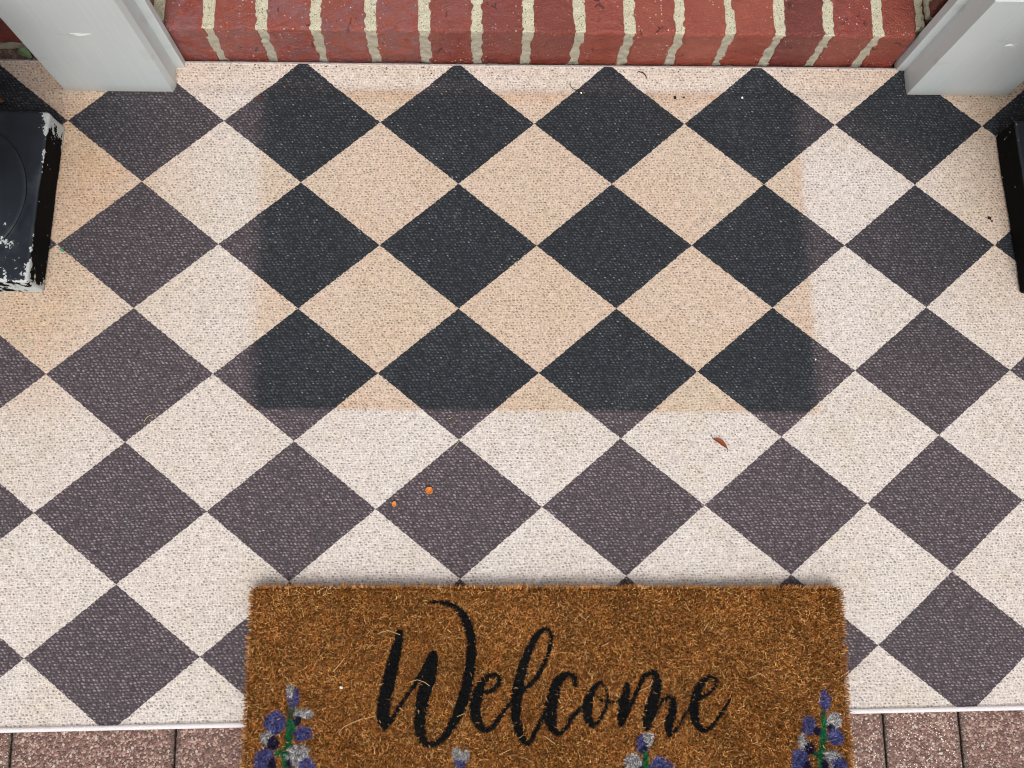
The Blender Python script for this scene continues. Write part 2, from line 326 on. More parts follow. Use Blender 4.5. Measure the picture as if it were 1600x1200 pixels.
    h = b.math('ADD', b.math('MULTIPLY', b.math('MULTIPLY', dot, sgn), 0.8), b.math('MULTIPLY', thr, 1.0))
    nrm = b.bump(h, 0.0006, 0.5)
    return b.out(col, 0.85, nrm, 0.25)

DARK_IN = s2l(54, 57, 62); DARK_OUT = s2l(104, 93, 97)
LIGHT_IN = s2l(203, 177, 154); LIGHT_OUT = s2l(214, 204, 197)

def mat_binding():
    b = NB('rug_binding')
    co = b.obj()
    n = b.noise(b.scale(co, (300, 1500, 300)), 1.0, 2)
    c = b.mix(n, s2l(205, 196, 198), s2l(240, 234, 234))
    return b.out(c, 0.5, b.bump(n, 0.0004), 0.3)

def mat_binding_grey():  # darker grey version of the binding, for the back edge
    b = NB('grey_binding')
    co = b.obj()
    n = b.noise(b.scale(co, (120, 1500, 300)), 1.0, 3)
    c = b.mix(b.ramp(n, 0.3, 0.7), s2l(132, 122, 120), s2l(192, 182, 180))
    return b.out(c, 0.6, b.bump(n, 0.0004), 0.3)

def mat_brick():
    b = NB('glazed_brick')
    co = b.obj()
    big = b.noise(co, 14.0, 4, 0.6)
    fine = b.noise(co, 160.0, 5, 0.7)
    tint = b.att('tint')
    tv = b.n('ShaderNodeSeparateXYZ', {0: tint.outputs['Vector']})
    c = b.mix(b.ramp(big, 0.3, 0.7), s2l(142, 56, 41), s2l(168, 82, 60))
    c = b.mix(b.math('MULTIPLY', tv.outputs[0], b.ramp(b.noise(co, 45.0, 4, 0.7), 0.38, 0.62)), c, s2l(144, 88, 86))
    c = b.mix(tv.outputs[1], c, s2l(116, 44, 34))
    # orange arris scuffs and dark inclusions
    c = b.mix(b.math('MULTIPLY', b.ramp(b.noise(co, 70.0, 3), 0.60, 0.70), 0.5), c, s2l(170, 76, 52))
    c = b.mix(b.math('MULTIPLY', b.ramp(b.noise(b.scale(co, (1, 1, 0.5)), 120.0, 3, 0.6), 0.66, 0.74), 0.7), c, s2l(70, 26, 24))
    # lime bloom spots
    spots = b.voro(co, 260.0)
    sel = b.n('ShaderNodeSeparateColor', {0: spots.outputs['Color']})
    w1 = b.math('MULTIPLY', b.ramp(spots.outputs['Distance'], 0.34, 0.18), b.ramp(sel.outputs[0], 0.78, 0.82))
    w1 = b.math('MULTIPLY', w1, b.ramp(b.noise(co, 26.0, 3), 0.42, 0.62))
    w1 = b.math('MULTIPLY', w1, tv.outputs[2])
    c = b.mix(w1, c, s2l(236, 214, 206))
    # cracks
    warp = b.n('ShaderNodeTexNoise', {'Vector': co, 'Scale': 90.0, 'Detail': 3.0})
    wv = b.n('ShaderNodeVectorMath', {0: co, 1: b.scale(warp.outputs['Color'], (0.02, 0.02, 0.02))}, operation='ADD')
    cr = b.voro(b.scale(wv, (1.0, 0.45, 0.6)), 40.0, 'DISTANCE_TO_EDGE')
    ck = b.math('MULTIPLY', b.ramp(cr.outputs['Distance'], 0.05, 0.0), b.ramp(b.noise(co, 42.0, 3), 0.60, 0.66))
    c = b.mix(b.math('MULTIPLY', ck, 0.8), c, s2l(60, 24, 22))
    h = b.math('ADD', b.math('MULTIPLY', fine, 0.9), b.math('MULTIPLY', b.noise(co, 480.0, 3, 0.6), 0.35))
    drag = b.noise(b.scale(co, (60, 60, 330)), 1.0, 4, 0.65)
    h = b.math('ADD', h, b.math('MULTIPLY', drag, 0.5))
    h = b.math('ADD', h, b.math('MULTIPLY', b.noise(co, 70.0, 4, 0.65), 1.2))
    h = b.math('SUBTRACT', h, b.math('MULTIPLY', ck, 0.7))
    r = b.ramp(b.noise(co, 60.0, 3), 0.35, 0.7, 0.30, 0.55)
    grit = b.noise(co, 620.0, 2, 0.7)
    n1 = b.bump(h, 0.0030, 0.9)
    return b.out(c, r, b.bump(b.math('MULTIPLY', b.ramp(grit, 0.4, 0.7), b.ramp(big, 0.35, 0.6, 0.3, 1.0)), 0.0009, 0.9, n1), 0.5, coat=0.6)

def mat_mortar(dirty=0.0):
    b = NB('mortar')
    co = b.obj()
    f = b.noise(co, 700.0, 3, 0.7)
    g = b.noise(co, 120.0, 4)
    c = b.mix(g, s2l(190, 182, 156), s2l(222, 214, 188))
    gm = b.n('ShaderNodeNewGeometry')
    c = b.mix(b.math('MULTIPLY', b.ramp(f, 0.54, 0.64), 0.8), c, s2l(112, 106, 88))
    c = b.mix(b.math('MULTIPLY', b.ramp(f, 0.42, 0.34), 0.7), c, s2l(240, 234, 212))
    sp = b.voro(co, 340.0)
    ss = b.n('ShaderNodeSeparateColor', {0: sp.outputs['Color']})
    c = b.mix(b.math('MULTIPLY', b.ramp(sp.outputs['Distance'], 0.40, 0.2), b.ramp(ss.outputs[0], 0.78, 0.84)), c, s2l(96, 90, 76))
    # greyer tone below the top of the joints
    z = b.n('ShaderNodeSeparateXYZ', {0: co}).outputs[2]
    c = b.mix(b.math('MULTIPLY', b.ramp(z, 0.078, 0.068), b.ramp(g, 0.3, 0.6, 0.5, 0.9)), c, s2l(172, 165, 148))
    return b.out(c, 0.9, b.bump(b.math('ADD', f, g), 0.0015, 0.9), 0.2)

def mat_post():
    b = NB('grey_post_paint')
    co = b.obj()
    g = b.noise(b.scale(co, (5, 5, 9)), 1.0, 4, 0.55)
    c = b.mix(g, s2l(194, 200, 201), s2l(206, 211, 210))
    sm = b.ramp(b.noise(b.scale(co, (9, 30, 26)), 1.0, 5, 0.65), 0.55, 0.72)
    c = b.mix(b.math('MULTIPLY', sm, 0.5), c, s2l(170, 167, 162))
    br = b.noise(b.scale(co, (220, 220, 6)), 1.0, 3, 0.6)
    c = b.mix(b.math('MULTIPLY', b.ramp(br, 0.45, 0.7), 0.18), c, s2l(220, 222, 220))
    sc = b.ramp(b.noise(b.scale(co, (40, 200, 160)), 1.0, 4, 0.7), 0.68, 0.74)
    c = b.mix(b.math('MULTIPLY', sc, 0.35), c, s2l(140, 138, 134))
    z = b.n('ShaderNodeSeparateXYZ', {0: co}).outputs[2]
    c = b.mix(b.math('MULTIPLY', b.math('MULTIPLY', b.ramp(z, 0.022, 0.0), b.ramp(g, 0.35, 0.6, 0.4, 1.0)), 0.5), c, s2l(150, 138, 122))
    return b.out(c, 0.42, b.bump(b.noise(co, 300.0, 3), 0.0002, 0.4), 0.4)

def mat_paver():
    b = NB('aggregate_paver')
    co = b.obj()
    v1 = b.voro(co, 440.0)
    c1 = b.n('ShaderNodeSeparateColor', {0: v1.outputs['Color']})
    v2 = b.voro(co, 210.0)
    c2 = b.n('ShaderNodeSeparateColor', {0: v2.outputs['Color']})
    base = b.mix(b.noise(co, 25.0, 4), s2l(122, 88, 78), s2l(150, 114, 102))
    c = b.mix(b.ramp(c1.outputs[0], 0.2, 0.8, 0.0, 0.75), base, s2l(70, 48, 42))
    c = b.mix(b.ramp(c1.outputs[1], 0.74, 0.84), c, s2l(172, 146, 132))
    c = b.mix(b.math('MULTIPLY', b.ramp(c1.outputs[2], 0.84, 0.88), b.ramp(v1.outputs['Distance'], 0.45, 0.25)), c, s2l(240, 228, 214))
    c = b.mix(b.math('MULTIPLY', b.ramp(c2.outputs[0], 0.90, 0.93), b.ramp(v2.outputs['Distance'], 0.40, 0.30)), c, s2l(190, 186, 172))
    c = b.mix(b.math('MULTIPLY', b.ramp(c2.outputs[1], 0.92, 0.95), b.ramp(v2.outputs['Distance'], 0.36, 0.28)), c, s2l(146, 102, 88))
    edge = b.att('edge').outputs['Fac']
    c = b.mix(b.math('MULTIPLY', b.ramp(edge, 0.0, 1.0), b.ramp(b.noise(co, 120.0), 0.3, 0.6, 0.4, 0.85)), c, s2l(78, 66, 58))
    h = b.math('SUBTRACT', b.math('MULTIPLY', c1.outputs[0], 0.6), v1.outputs['Distance'])
    return b.out(c, 0.55, b.bump(h, 0.0012, 0.8), 0.45)

def mat_black():
    b = NB('chipped_black_paint')
    co = b.obj()
    g = b.noise(co, 30.0, 4)
    c = b.mix(g, s2l(26, 30, 36), s2l(44, 50, 58))
    chip = b.att('chip').outputs['Fac']
    n = b.math('ADD', b.math('MULTIPLY', b.noise(co, 85.0, 4, 0.62), 0.72), b.math('MULTIPLY', b.noise(co, 330.0, 3, 0.6), 0.28))
    m = b.ramp(b.math('ADD', n, b.math('MULTIPLY', chip, 0.36)), 0.695, 0.715)
    tiny = b.voro(co, 95.0)
    ts = b.n('ShaderNodeSeparateColor', {0: tiny.outputs['Color']})
    t = b.math('MULTIPLY', b.ramp(tiny.outputs['Distance'], 0.13, 0.07), b.ramp(ts.outputs[0], 0.88, 0.9))
    m = b.math('MAXIMUM', m, t)
    wc = b.mix(b.noise(co, 400.0, 2), s2l(158, 164, 164), s2l(206, 209, 206))
    # dusty film
    c = b.mix(b.math('MULTIPLY', b.ramp(b.noise(co, 16.0, 5, 0.7), 0.5, 0.75), 0.3), c, s2l(86, 90, 92))
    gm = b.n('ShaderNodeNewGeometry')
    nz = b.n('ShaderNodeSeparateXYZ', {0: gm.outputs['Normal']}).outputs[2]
    # shade of the sides painted in: near-black, without the dusty film
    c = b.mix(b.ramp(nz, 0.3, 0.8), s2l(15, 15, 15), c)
    c = b.mix(m, c, wc)
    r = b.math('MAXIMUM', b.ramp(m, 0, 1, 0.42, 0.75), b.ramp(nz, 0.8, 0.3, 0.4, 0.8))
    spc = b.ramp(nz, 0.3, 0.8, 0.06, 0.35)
    h = b.math('SUBTRACT', b.math('MULTIPLY', b.noise(co, 150.0, 3), 0.25), m)
    return b.out(c, r, b.bump(h, 0.0005, 0.8), spc)

def mat_plain(name, c1, c2, scale=80.0, rough=0.7, bump=0.0005):
    b = NB(name)
    co = b.obj()
    n = b.noise(co, scale, 4)
    return b.out(b.mix(n, c1, c2), rough, b.bump(n, bump), 0.3)

def mat_attr(name, rough=0.7, spec=0.3):
    b = NB(name)
    return b.out(b.att('col').outputs['Color'], rough, None, spec)

M_RUG = mat_rug(); M_BIND = mat_binding(); M_BIND2 = mat_binding_grey(); M_BRICK = mat_brick(); M_MORTAR = mat_mortar()
M_POST = mat_post(); M_PAVER = mat_paver(); M_BLACK = mat_black()

# ------------------------------------------------------------------ ground and pavers
ZG = -0.006          # paver surface, the rug lies on it
g = bpy.data.meshes.new('ground')
g.from_pydata([(-60, -60, -0.06), (60, -60, -0.06), (60, 60, -0.06), (-60, 60, -0.06)], [], [(0, 1, 2, 3)])
go = link('ground', g, mat_plain('bare_soil', s2l(110, 98, 84), s2l(140, 126, 108), 6.0, 0.95, 0.01))
tag(go, kind='structure')
sand = bpy.data.meshes.new('joint_sand')
sand.from_pydata([(-2.6, -2.6, -0.016), (2.6, -2.6, -0.016), (2.6, 0.70, -0.016), (-2.6, 0.70, -0.016)], [], [(0, 1, 2, 3)])
tag(link('joint_sand', sand, mat_plain('dark_joint_sand', s2l(34, 28, 24), s2l(62, 54, 46), 200.0, 0.95, 0.001)), kind='structure')

def pavers():
    rng = random.Random(5)
    G = Geo(); E = []
    U = 0.0962; X0 = -0.6378; Y0 = -0.505
    # 90 degree herringbone: cell class (i-j) mod 4
    for i in range(-20, 30):
        for j in range(-20, 12):
            k = (i-j) % 4
            if k == 0: w_, h_ = 2, 1
            elif k == 2: w_, h_ = 1, 2
            else: continue
            x, y = X0+i*U, Y0+j*U
            if k == 2: y -= U
            if x < -2.3 or x > 2.3 or y < -2.2 or y+h_*U > 0.69: continue
            near = abs(x) < 0.9 and -0.8 < y < -0.2
            gap = 0.0010
            dz = rng.uniform(-0.0008, 0.0002)
            V, F = rbox((x+gap, y+gap, -0.05), (x+w_*U-gap, y+h_*U-gap, ZG+dz), 0.0022, 0.004 if near else 0.05)
            if near:
                top = V[:, 2] > -0.02
                nv = vnoise(V[top], 130, 3.1, 2)
                V[top] += nv*np.array([0.0006, 0.0006, 0.0005])
            G.add(V, F)
            ed = np.minimum(np.minimum(V[:, 0]-x, x+w_*U-V[:, 0]), np.minimum(V[:, 1]-y, y+h_*U-V[:, 1]))
            E.append(np.clip(1-ed/0.010, 0, 1))
    me = G.mesh('pavers')
    attr(me, 'edge', 'FLOAT', np.concatenate(E))
    return tag(link('paving', me, M_PAVER, None, True), kind='structure')
pavers()

# ------------------------------------------------------------------ rug
RY0, RY1 = -0.4265, 0.4300
def rug_lift(x, y):
    """the back edge rides up against the brick step; slight waves elsewhere"""
    t = np.clip((y-0.395)/(RY1-0.395), 0, 1)
    z = 0.0045*t*t*(3-2*t)
    z = z+0.0006*np.sin(x*17+1.0)*np.exp(-((y-0.385)/0.03)**2)
    z = z+0.0007*(1+np.sin(x*6.1+y*4.0)*np.cos(y*7.3-x*2.2))
    t2 = np.clip((y-0.372)/0.012, 0, 1)*np.clip((0.398-y)/0.012, 0, 1)
    return z+0.0012*t2
def G2(x, y, cx, cy, sx, sy):
    return np.exp(-((x-cx)/sx)**2-((y-cy)/sy)**2)
def sst(v, a, b):
    t = np.clip((v-a)/(b-a), 0, 1)
    return t*t*(3-2*t)
def rug():
    xs = np.arange(-0.95, 0.9501, 0.004); ys = np.linspace(RY0, RY1, 216)
    X, Y = np.meshgrid(xs, ys, indexing='ij')
    Z = rug_lift(X, Y)
    nx, ny = X.shape
    # lattice coordinates with the small drift measured in the photo
    I = X/0.105+7; J = Y/0.08727+4
    num_i = np.zeros_like(X); num_j = np.zeros_like(X); den = np.full_like(X, 0.02)
    for (px, py, i, j) in LATT:
        wgt = np.exp(-((X-px)**2+(Y-py)**2)/(2*0.075**2))
        num_i += wgt*(i-(px/0.105+7)); num_j += wgt*(j-(py/0.08727+4)); den += wgt
    I = I+num_i/den; J = J+num_j/den
    # ---- where an older mat lay the colours kept; elsewhere the sun faded them
    rng = np.random.RandomState(2)
    edge = lambda v, a, wd: sst(v, a-wd, a+wd)
    yb = -0.0455+(X+0.367)*(-0.0150)
    inside = edge(X, -0.370, 0.016)*(1-edge(X, 0.3665, 0.013))*edge(Y, yb, 0.004)*(1-edge(Y, 0.394, 0.012))
    D = np.full_like(X, 1.0)
    D -= 0.30*G2(X, Y, -0.52, 0.34, 0.16, 0.08)+0.25*G2(X, Y, -0.62, 0.30, 0.1, 0.2)
    D -= 0.95*G2(X, Y, 0.55, 0.42, 0.22, 0.14)
    D -= 0.45*G2(X, Y, 0.58, 0.17, 0.25, 0.16)
    D -= 0.9*G2(X, Y, 0.72, 0.3, 0.11, 0.2)+0.9*G2(X, Y, -0.74, 0.40, 0.10, 0.12)
    D -= 0.85*edge(Y, 0.392, 0.03)*edge(X, -0.42, 0.05)
    D -= 0.15*edge(Y, 0.0, 0.1)
    D = np.clip(D, 0, 1)*(1-inside)
    T = np.zeros_like(X)+0.05
    T += 1.1*G2(X, Y, -0.62, 0.28, 0.13, 0.16)+0.7*G2(X, Y, -0.66, 0.08, 0.10, 0.12)
    T += 0.8*G2(X, Y, 0.68, 0.25, 0.13, 0.2)+0.45*G2(X, Y, 0.60, 0.40, 0.2, 0.06)+0.25*G2(X, Y, 0.45, 0.36, 0.2, 0.06)
    T += 0.3*edge(Y, 0.40, 0.02)
    T += 0.25*G2(X, Y, -0.45, 0.10, 0.2, 0.3)*0.6
    T = np.clip(T, 0, 1)
    T = T*(1-inside)+inside*(0.66+0.22*G2(X, Y, -0.02, 0.1, 0.5, 0.4))
    # tide lines: dirt collected along the old mat's edge
    low = np.exp(-np.clip(Y-yb, 0, 1)/0.009)*(Y > yb)
    dirt = 0.45*low*inside+0.30*G2(X, Y, 0.31, 0.03, 0.07, 0.035)*inside
    dirt += 0.45*np.exp(-((Y-0.386)/0.009)**2)*edge(X, -0.37, 0.01)*(1-edge(X, 0.36, 0.01))
    dirt += 0.5*G2(X, Y, -0.60, 0.30, 0.07, 0.1)+0.25*G2(X, Y, -0.66, 0.03, 0.08, 0.1)
    dirt += 0.3*np.exp(-((X-0.362)/0.004)**2)*edge(Y, 0.0, 0.02)*(1-edge(Y, 0.38, 0.02))
    idx = np.arange(nx*ny).reshape(nx, ny)
    q = np.stack([idx[:-1, :-1], idx[1:, :-1], idx[1:, 1:], idx[:-1, 1:]], -1).reshape(-1, 4)
    top = np.stack([X, Y, Z], -1).reshape(-1, 3)
    bot = top.copy(); bot[:, 2] -= 0.0042; bot[:, 2] = np.maximum(bot[:, 2], ZG+0.0002)
    n = nx*ny
    F = [q, q[:, ::-1]+n]
    for line in (idx[:, 0][::-1], idx[:, -1], idx[0, :], idx[-1, :][::-1]):
        F.append(np.stack([line[:-1], line[:-1]+n, line[1:]+n, line[1:]], -1))
    me = np_mesh('rug', np.concatenate([top, bot]), np.concatenate(F))
    lat = np.stack([I, J, 0*I], -1).reshape(-1, 3)
    wr = np.stack([D, T, np.clip(dirt, 0, 1)], -1).reshape(-1, 3)
    attr(me, 'lattice', 'FLOAT_VECTOR', np.concatenate([lat, lat]))
    attr(me, 'wear', 'FLOAT_VECTOR', np.concatenate([wr, wr]))
    return me
rug_o = empty('rug', (0, 0, ZG))
tag(rug_o, 'large woven outdoor rug with black and cream diamond checks, faded around an unfaded rectangle', 'rug')
rf = link('woven_field', rug(), M_RUG, rug_o, True)
rf.location = (0, 0, 0.0055)
def binding(y, z0, r, lift):
    xs = np.linspace(-0.953, 0.953, 240)
    return tube([(x, y, z0+(float(rug_lift(np.array(x), np.array(y))) if lift else 0)) for x in xs], r, 10)
V, F = binding(RY0-0.0028, 0.0, 0.0034, False)
V = np.array(V); V[:, 2] = (V[:, 2]-0)*0.75+0.0035
o = link('binding', np_mesh('front_binding', V, F), M_BIND, rug_o, True)
V, F = binding(RY1+0.0016, 0.0, 0.0017, True)
V = np.array(V); V[:, 2] += 0.0035
o = link('binding', np_mesh('back_binding', V, F), M_BIND2, rug_o, True)
o['label'] = 'grey back edge binding'
def RZ(x, y): return ZG+0.0055+float(rug_lift(np.array(x), np.array(y)))

# ------------------------------------------------------------------ brick step
SY, SZ = 0.437, 0.0765
JX = [-0.4143, -0.3528, -0.2814, -0.2132, -0.1446, -0.0792, -0.0118, 0.0552, 0.1197, 0.1828, 0.2497, 0.317, 0.3801, 0.4453]
JX = [x-0.004 if x < 0 else x+0.004 for x in JX]
JT = [-0.4250, -0.3570, -0.2875, -0.2170, -0.1470, -0.0784, -0.0110, 0.0560, 0.1230, 0.1890, 0.2555, 0.3225, 0.3890, 0.4555]
def step():
    root = empty('brick_step', (0, SY, ZG))
    tag(root, 'low red brick doorstep of upright bricks with pale mortar behind the rug', 'step')
    rng = random.Random(11)
    J = JT
    ends = [-0.4825]+J+[0.5085]
    G = Geo(); T = []
    for k in range(15):
        ga = 0.0043
        x0 = ends[k]+(ga if k else 0)+rng.uniform(-0.0006, 0.0006); x1 = ends[k+1]-(ga if k < 14 else 0)+rng.uniform(-0.0006, 0.0006)
        zt = SZ+rng.uniform(-0.0007, 0.0007)-ZG; yf = rng.uniform(-0.0011, 0.0009)
        V, F = rbox((x0, yf, 0.0), (x1, 0.21, zt), 0.0050, 0.0030)
        # lower part of every brick leans a little, as laid
        nz = vnoise(V, 55, k*3.7, 3)
        n2 = vnoise(V, 210, k*1.9+8, 2)
        lo = np.array([x0, yf, 0]); hi = np.array([x1, 0.21, zt])
        dd = np.minimum(V-lo, hi-V); srt = np.sort(np.abs(dd), axis=1)
        edgeness = np.clip(1-srt[:, 1]/0.007, 0, 1)[:, None]
        n3 = vnoise(V, 24, k*5.1+2, 2)
        V = V+nz*0.0009+n2*0.0007+nz*edgeness*0.0020+n3*0.0009
        G.add(V, F)
        mauve = max(0.0, min(1.0, (1.1-k*0.11 if k < 9 else 0.05)+rng.uniform(-0.25, 0.25)))
        dk = rng.choice([0.0, 0.1, 0.35, 0.7])*rng.uniform(0.7, 1.0)+(0.25 if k > 11 else 0)
        T.append(np.tile([mauve, dk, rng.uniform(0.5, 1.0)], (len(V), 1)))
    me = G.mesh('step_bricks')
    attr(me, 'tint', 'FLOAT_VECTOR', np.concatenate(T))
    link('bricks', me, M_BRICK, root, True)
    # mortar: one bed whose surface ripples between flush and slightly recessed
    G = Geo()
    for k, x in enumerate(J):
        V, F = rbox((x-0.0085, 0.0012, 0.001), (x+0.0085, 0.20, SZ-ZG-0.0006), 0.002, 0.0022)
        nz = vnoise(V, 120, 40+k*2.1, 3)
        V = V+nz*np.array([0.0008, 0.0016, 0.0012])
        G.add(V, F)
    V, F = rbox((-0.50, 0.012, 0.001), (-0.4795, 0.20, SZ-ZG-0.004), 0.003, 0.003)
    V = V+vnoise(V, 150, 77, 3)*0.003; G.add(V, F)
    V, F = rbox((0.5060, 0.014, 0.001), (0.522, 0.20, SZ-ZG-0.004), 0.003, 0.003)
    V = V+vnoise(V, 150, 99, 3)*0.003; G.add(V, F)
    link('mortar', G.mesh('step_mortar'), M_MORTAR, root, True)
step()

# ------------------------------------------------------------------ brick walls behind the posts
def wall(name, x0, x1, Y, label, seed):
    root = empty(name, ((x0+x1)/2, Y, ZG))
    tag(root, label, 'brick wall')
    rng = random.Random(seed)
    G = Geo(); T = []; cx = (x0+x1)/2
    z = 0.020; row = 0
    while z < 2.3:
        x = x0+(0.0 if row % 2 else -0.1)
        while x < x1:
            a, b_ = max(x, x0), min(x+0.194, x1)
            if b_-a > 0.02:
                low = row < 4
                V, F = rbox((a-cx, rng.uniform(-0.001, 0.001), z), (b_-cx, 0.1, z+0.056), 0.003, 0.006 if low else 0.1)
                if low:
                    V = V+vnoise(V, 60, x*9+row, 3)*0.0025
                G.add(V, F)
                T.append(np.tile([rng.uniform(0, 0.9), 0.5+rng.uniform(0.0, 0.5), 0.3], (len(V), 1)))
            x += 0.205
        z += 0.067; row += 1
    me = G.mesh(name+'_bricks'); attr(me, 'tint', 'FLOAT_VECTOR', np.concatenate(T))
    link('bricks', me, M_BRICK, root, True)
    V, F = rbox((x0-cx+0.001, 0.004, 0.0), (x1-cx-0.001, 0.099, 0.16), 0.002, 0.004)
    V = V+vnoise(V, 110, seed, 3)*0.0022
    G = Geo(); G.add(V, F)
    V, F = rbox((x0-cx+0.001, 0.004, 0.161), (x1-cx-0.001, 0.099, 2.31), 0.001, 0.5); G.add(V, F)
    link('mortar', G.mesh(name+'_mortar'), M_MORTAR, root, True)
wall('brick_wall', -1.6, -0.492, 0.450, 'dark red brick wall sliver behind the grey post with the white paint chip', 3)
wall('brick_wall', 0.523, 1.6, 0.462, 'dark red brick wall sliver behind the grey post with the curled paint blister', 7)

# ------------------------------------------------------------------ grey posts
def prism(pts, z0, z1, cuts, bev=0.0007):
    """closed plan outline with small bevels on the corners, extruded"""
    out = []
    n = len(pts)
    for i in range(n):
        p = Vector(pts[i]); a = Vector(pts[i-1]); c = Vector(pts[(i+1) % n])
        da = (a-p).normalized(); dc = (c-p).normalized()
        for t in (1.0, 0.45):
            out.append(p+da*bev*t+dc*bev*(1-t)*0.4)
        for t in (0.45, 1.0):
            out.append(p+dc*bev*t+da*bev*(1-t)*0.4)
    m = len(out); V = []; F = []
    zs = [z0]+list(cuts)+[z1]
    for z in zs:
        for p in out: V.append((p.x, p.y, z))
    for i in range(len(zs)-1):
        for k in range(m):
            k2 = (k+1) % m
            F.append((i*m+k, i*m+k2, (i+1)*m+k2, (i+1)*m+k))
    F.append(tuple(range(m))[::-1]); F.append(tuple(range((len(zs)-1)*m, len(zs)*m)))
    me = bpy.data.meshes.new('post')
    me.from_pydata(V, [], F)
    return me
def post(outline, loc, label, rz=0):
    root = empty('porch_post', loc, rz)
    tag(root, label, 'post', 'pair of grey porch posts')
    zp = 0.2195
    link('plinth', prism(outline, 0.0, zp, [zp-0.0012]), M_POST, root)
    inner = [(x*0.93, y if y > 0.012 else y+0.006) for x, y in outline]
    link('shaft', prism(inner, zp+0.0004, 2.3, [0.6, 1.2, 1.8]), M_POST, root)
    # floor-contact caulk line
    o2 = [(x*1.006, y if y > 0.012 else y-0.0008) for x, y in outline]
    return root
ZP = 0.0008
# plan outlines, y=0 at the front face, counter-clockwise seen from above
OL = [(-0.0718, 0.0), (0.0718, 0.0), (0.0757, 0.009), (0.0750, 0.0335), (0.0868, 0.0335), (0.0868, 0.0440), (-0.0718, 0.0440)]
OR = [(-0.0722, 0.0), (0.0722, 0.0), (0.0722, 0.0480), (-0.0862, 0.0480), (-0.0862, 0.0345), (-0.0745, 0.0340), (-0.0750, 0.0290)]
PL = post(OL, (-0.5613, 0.3893, ZP), 'grey porch post at the left end of the brick step, with a white paint chip')
PR = post(OR, (0.5972, 0.3943, ZP), 'grey porch post at the right end of the brick step, with a paint blister')
# paint chip on the left post: a shallow flake, white undercoat
def flake(pts, y, parent, mat, name, th=0.0004):
    me = bpy.data.meshes.new(name)
    n = len(pts)
    V = [(x, y-th, z) for x, z in pts]+[(x*1.0, y+0.0001, z) for x, z in pts]
    F = [tuple(range(n))]+[(k, (k+1) % n, (k+1) % n+n, k+n) for k in range(n)]
    me.from_pydata(V, [], F)
    bm = bmesh.new(); bm.from_mesh(me); bmesh.ops.recalc_face_normals(bm, faces=bm.faces); bm.to_mesh(me); bm.free()
    return link(name, me, mat, parent)
M_WHITE = mat_plain('white_undercoat', s2l(236, 236, 232), s2l(250, 250, 246), 300.0, 0.5)
flake([(-0.0055, 0.1408), (-0.0020, 0.1386), (0.0030, 0.1392), (0.0085, 0.1383), (0.0130, 0.1390), (0.0185, 0.1387), (0.0120, 0.1362), (0.0070, 0.1352), (0.0055, 0.1340), (0.0015, 0.1345), (-0.0008, 0.1372)],
      0.0, PL, M_WHITE, 'paint_chip')
# blister on the right post: small raised curl
V, F = tube([(0.0055-0.011+0.011*t+0.004*0, -0.0002, 0.1258+0.0035*math.sin(t*math.pi)) for t in np.linspace(0, 1, 9)],
            [0.0003, 0.0008, 0.0011, 0.0012, 0.0011, 0.0010, 0.0009, 0.0006, 0.0003], 8)
link('paint_blister', np_mesh('paint_blister', V, F), M_WHITE, PR, True)
V, F = tube([(0.0045+0.0065*math.cos(a), -0.0001, 0.1272+0.0035*math.sin(a)) for a in np.linspace(0.3, 5.6, 22)], 0.0004, 6)
link('paint_blister', np_mesh('blister_rim', V, F), M_POST, PR, True)

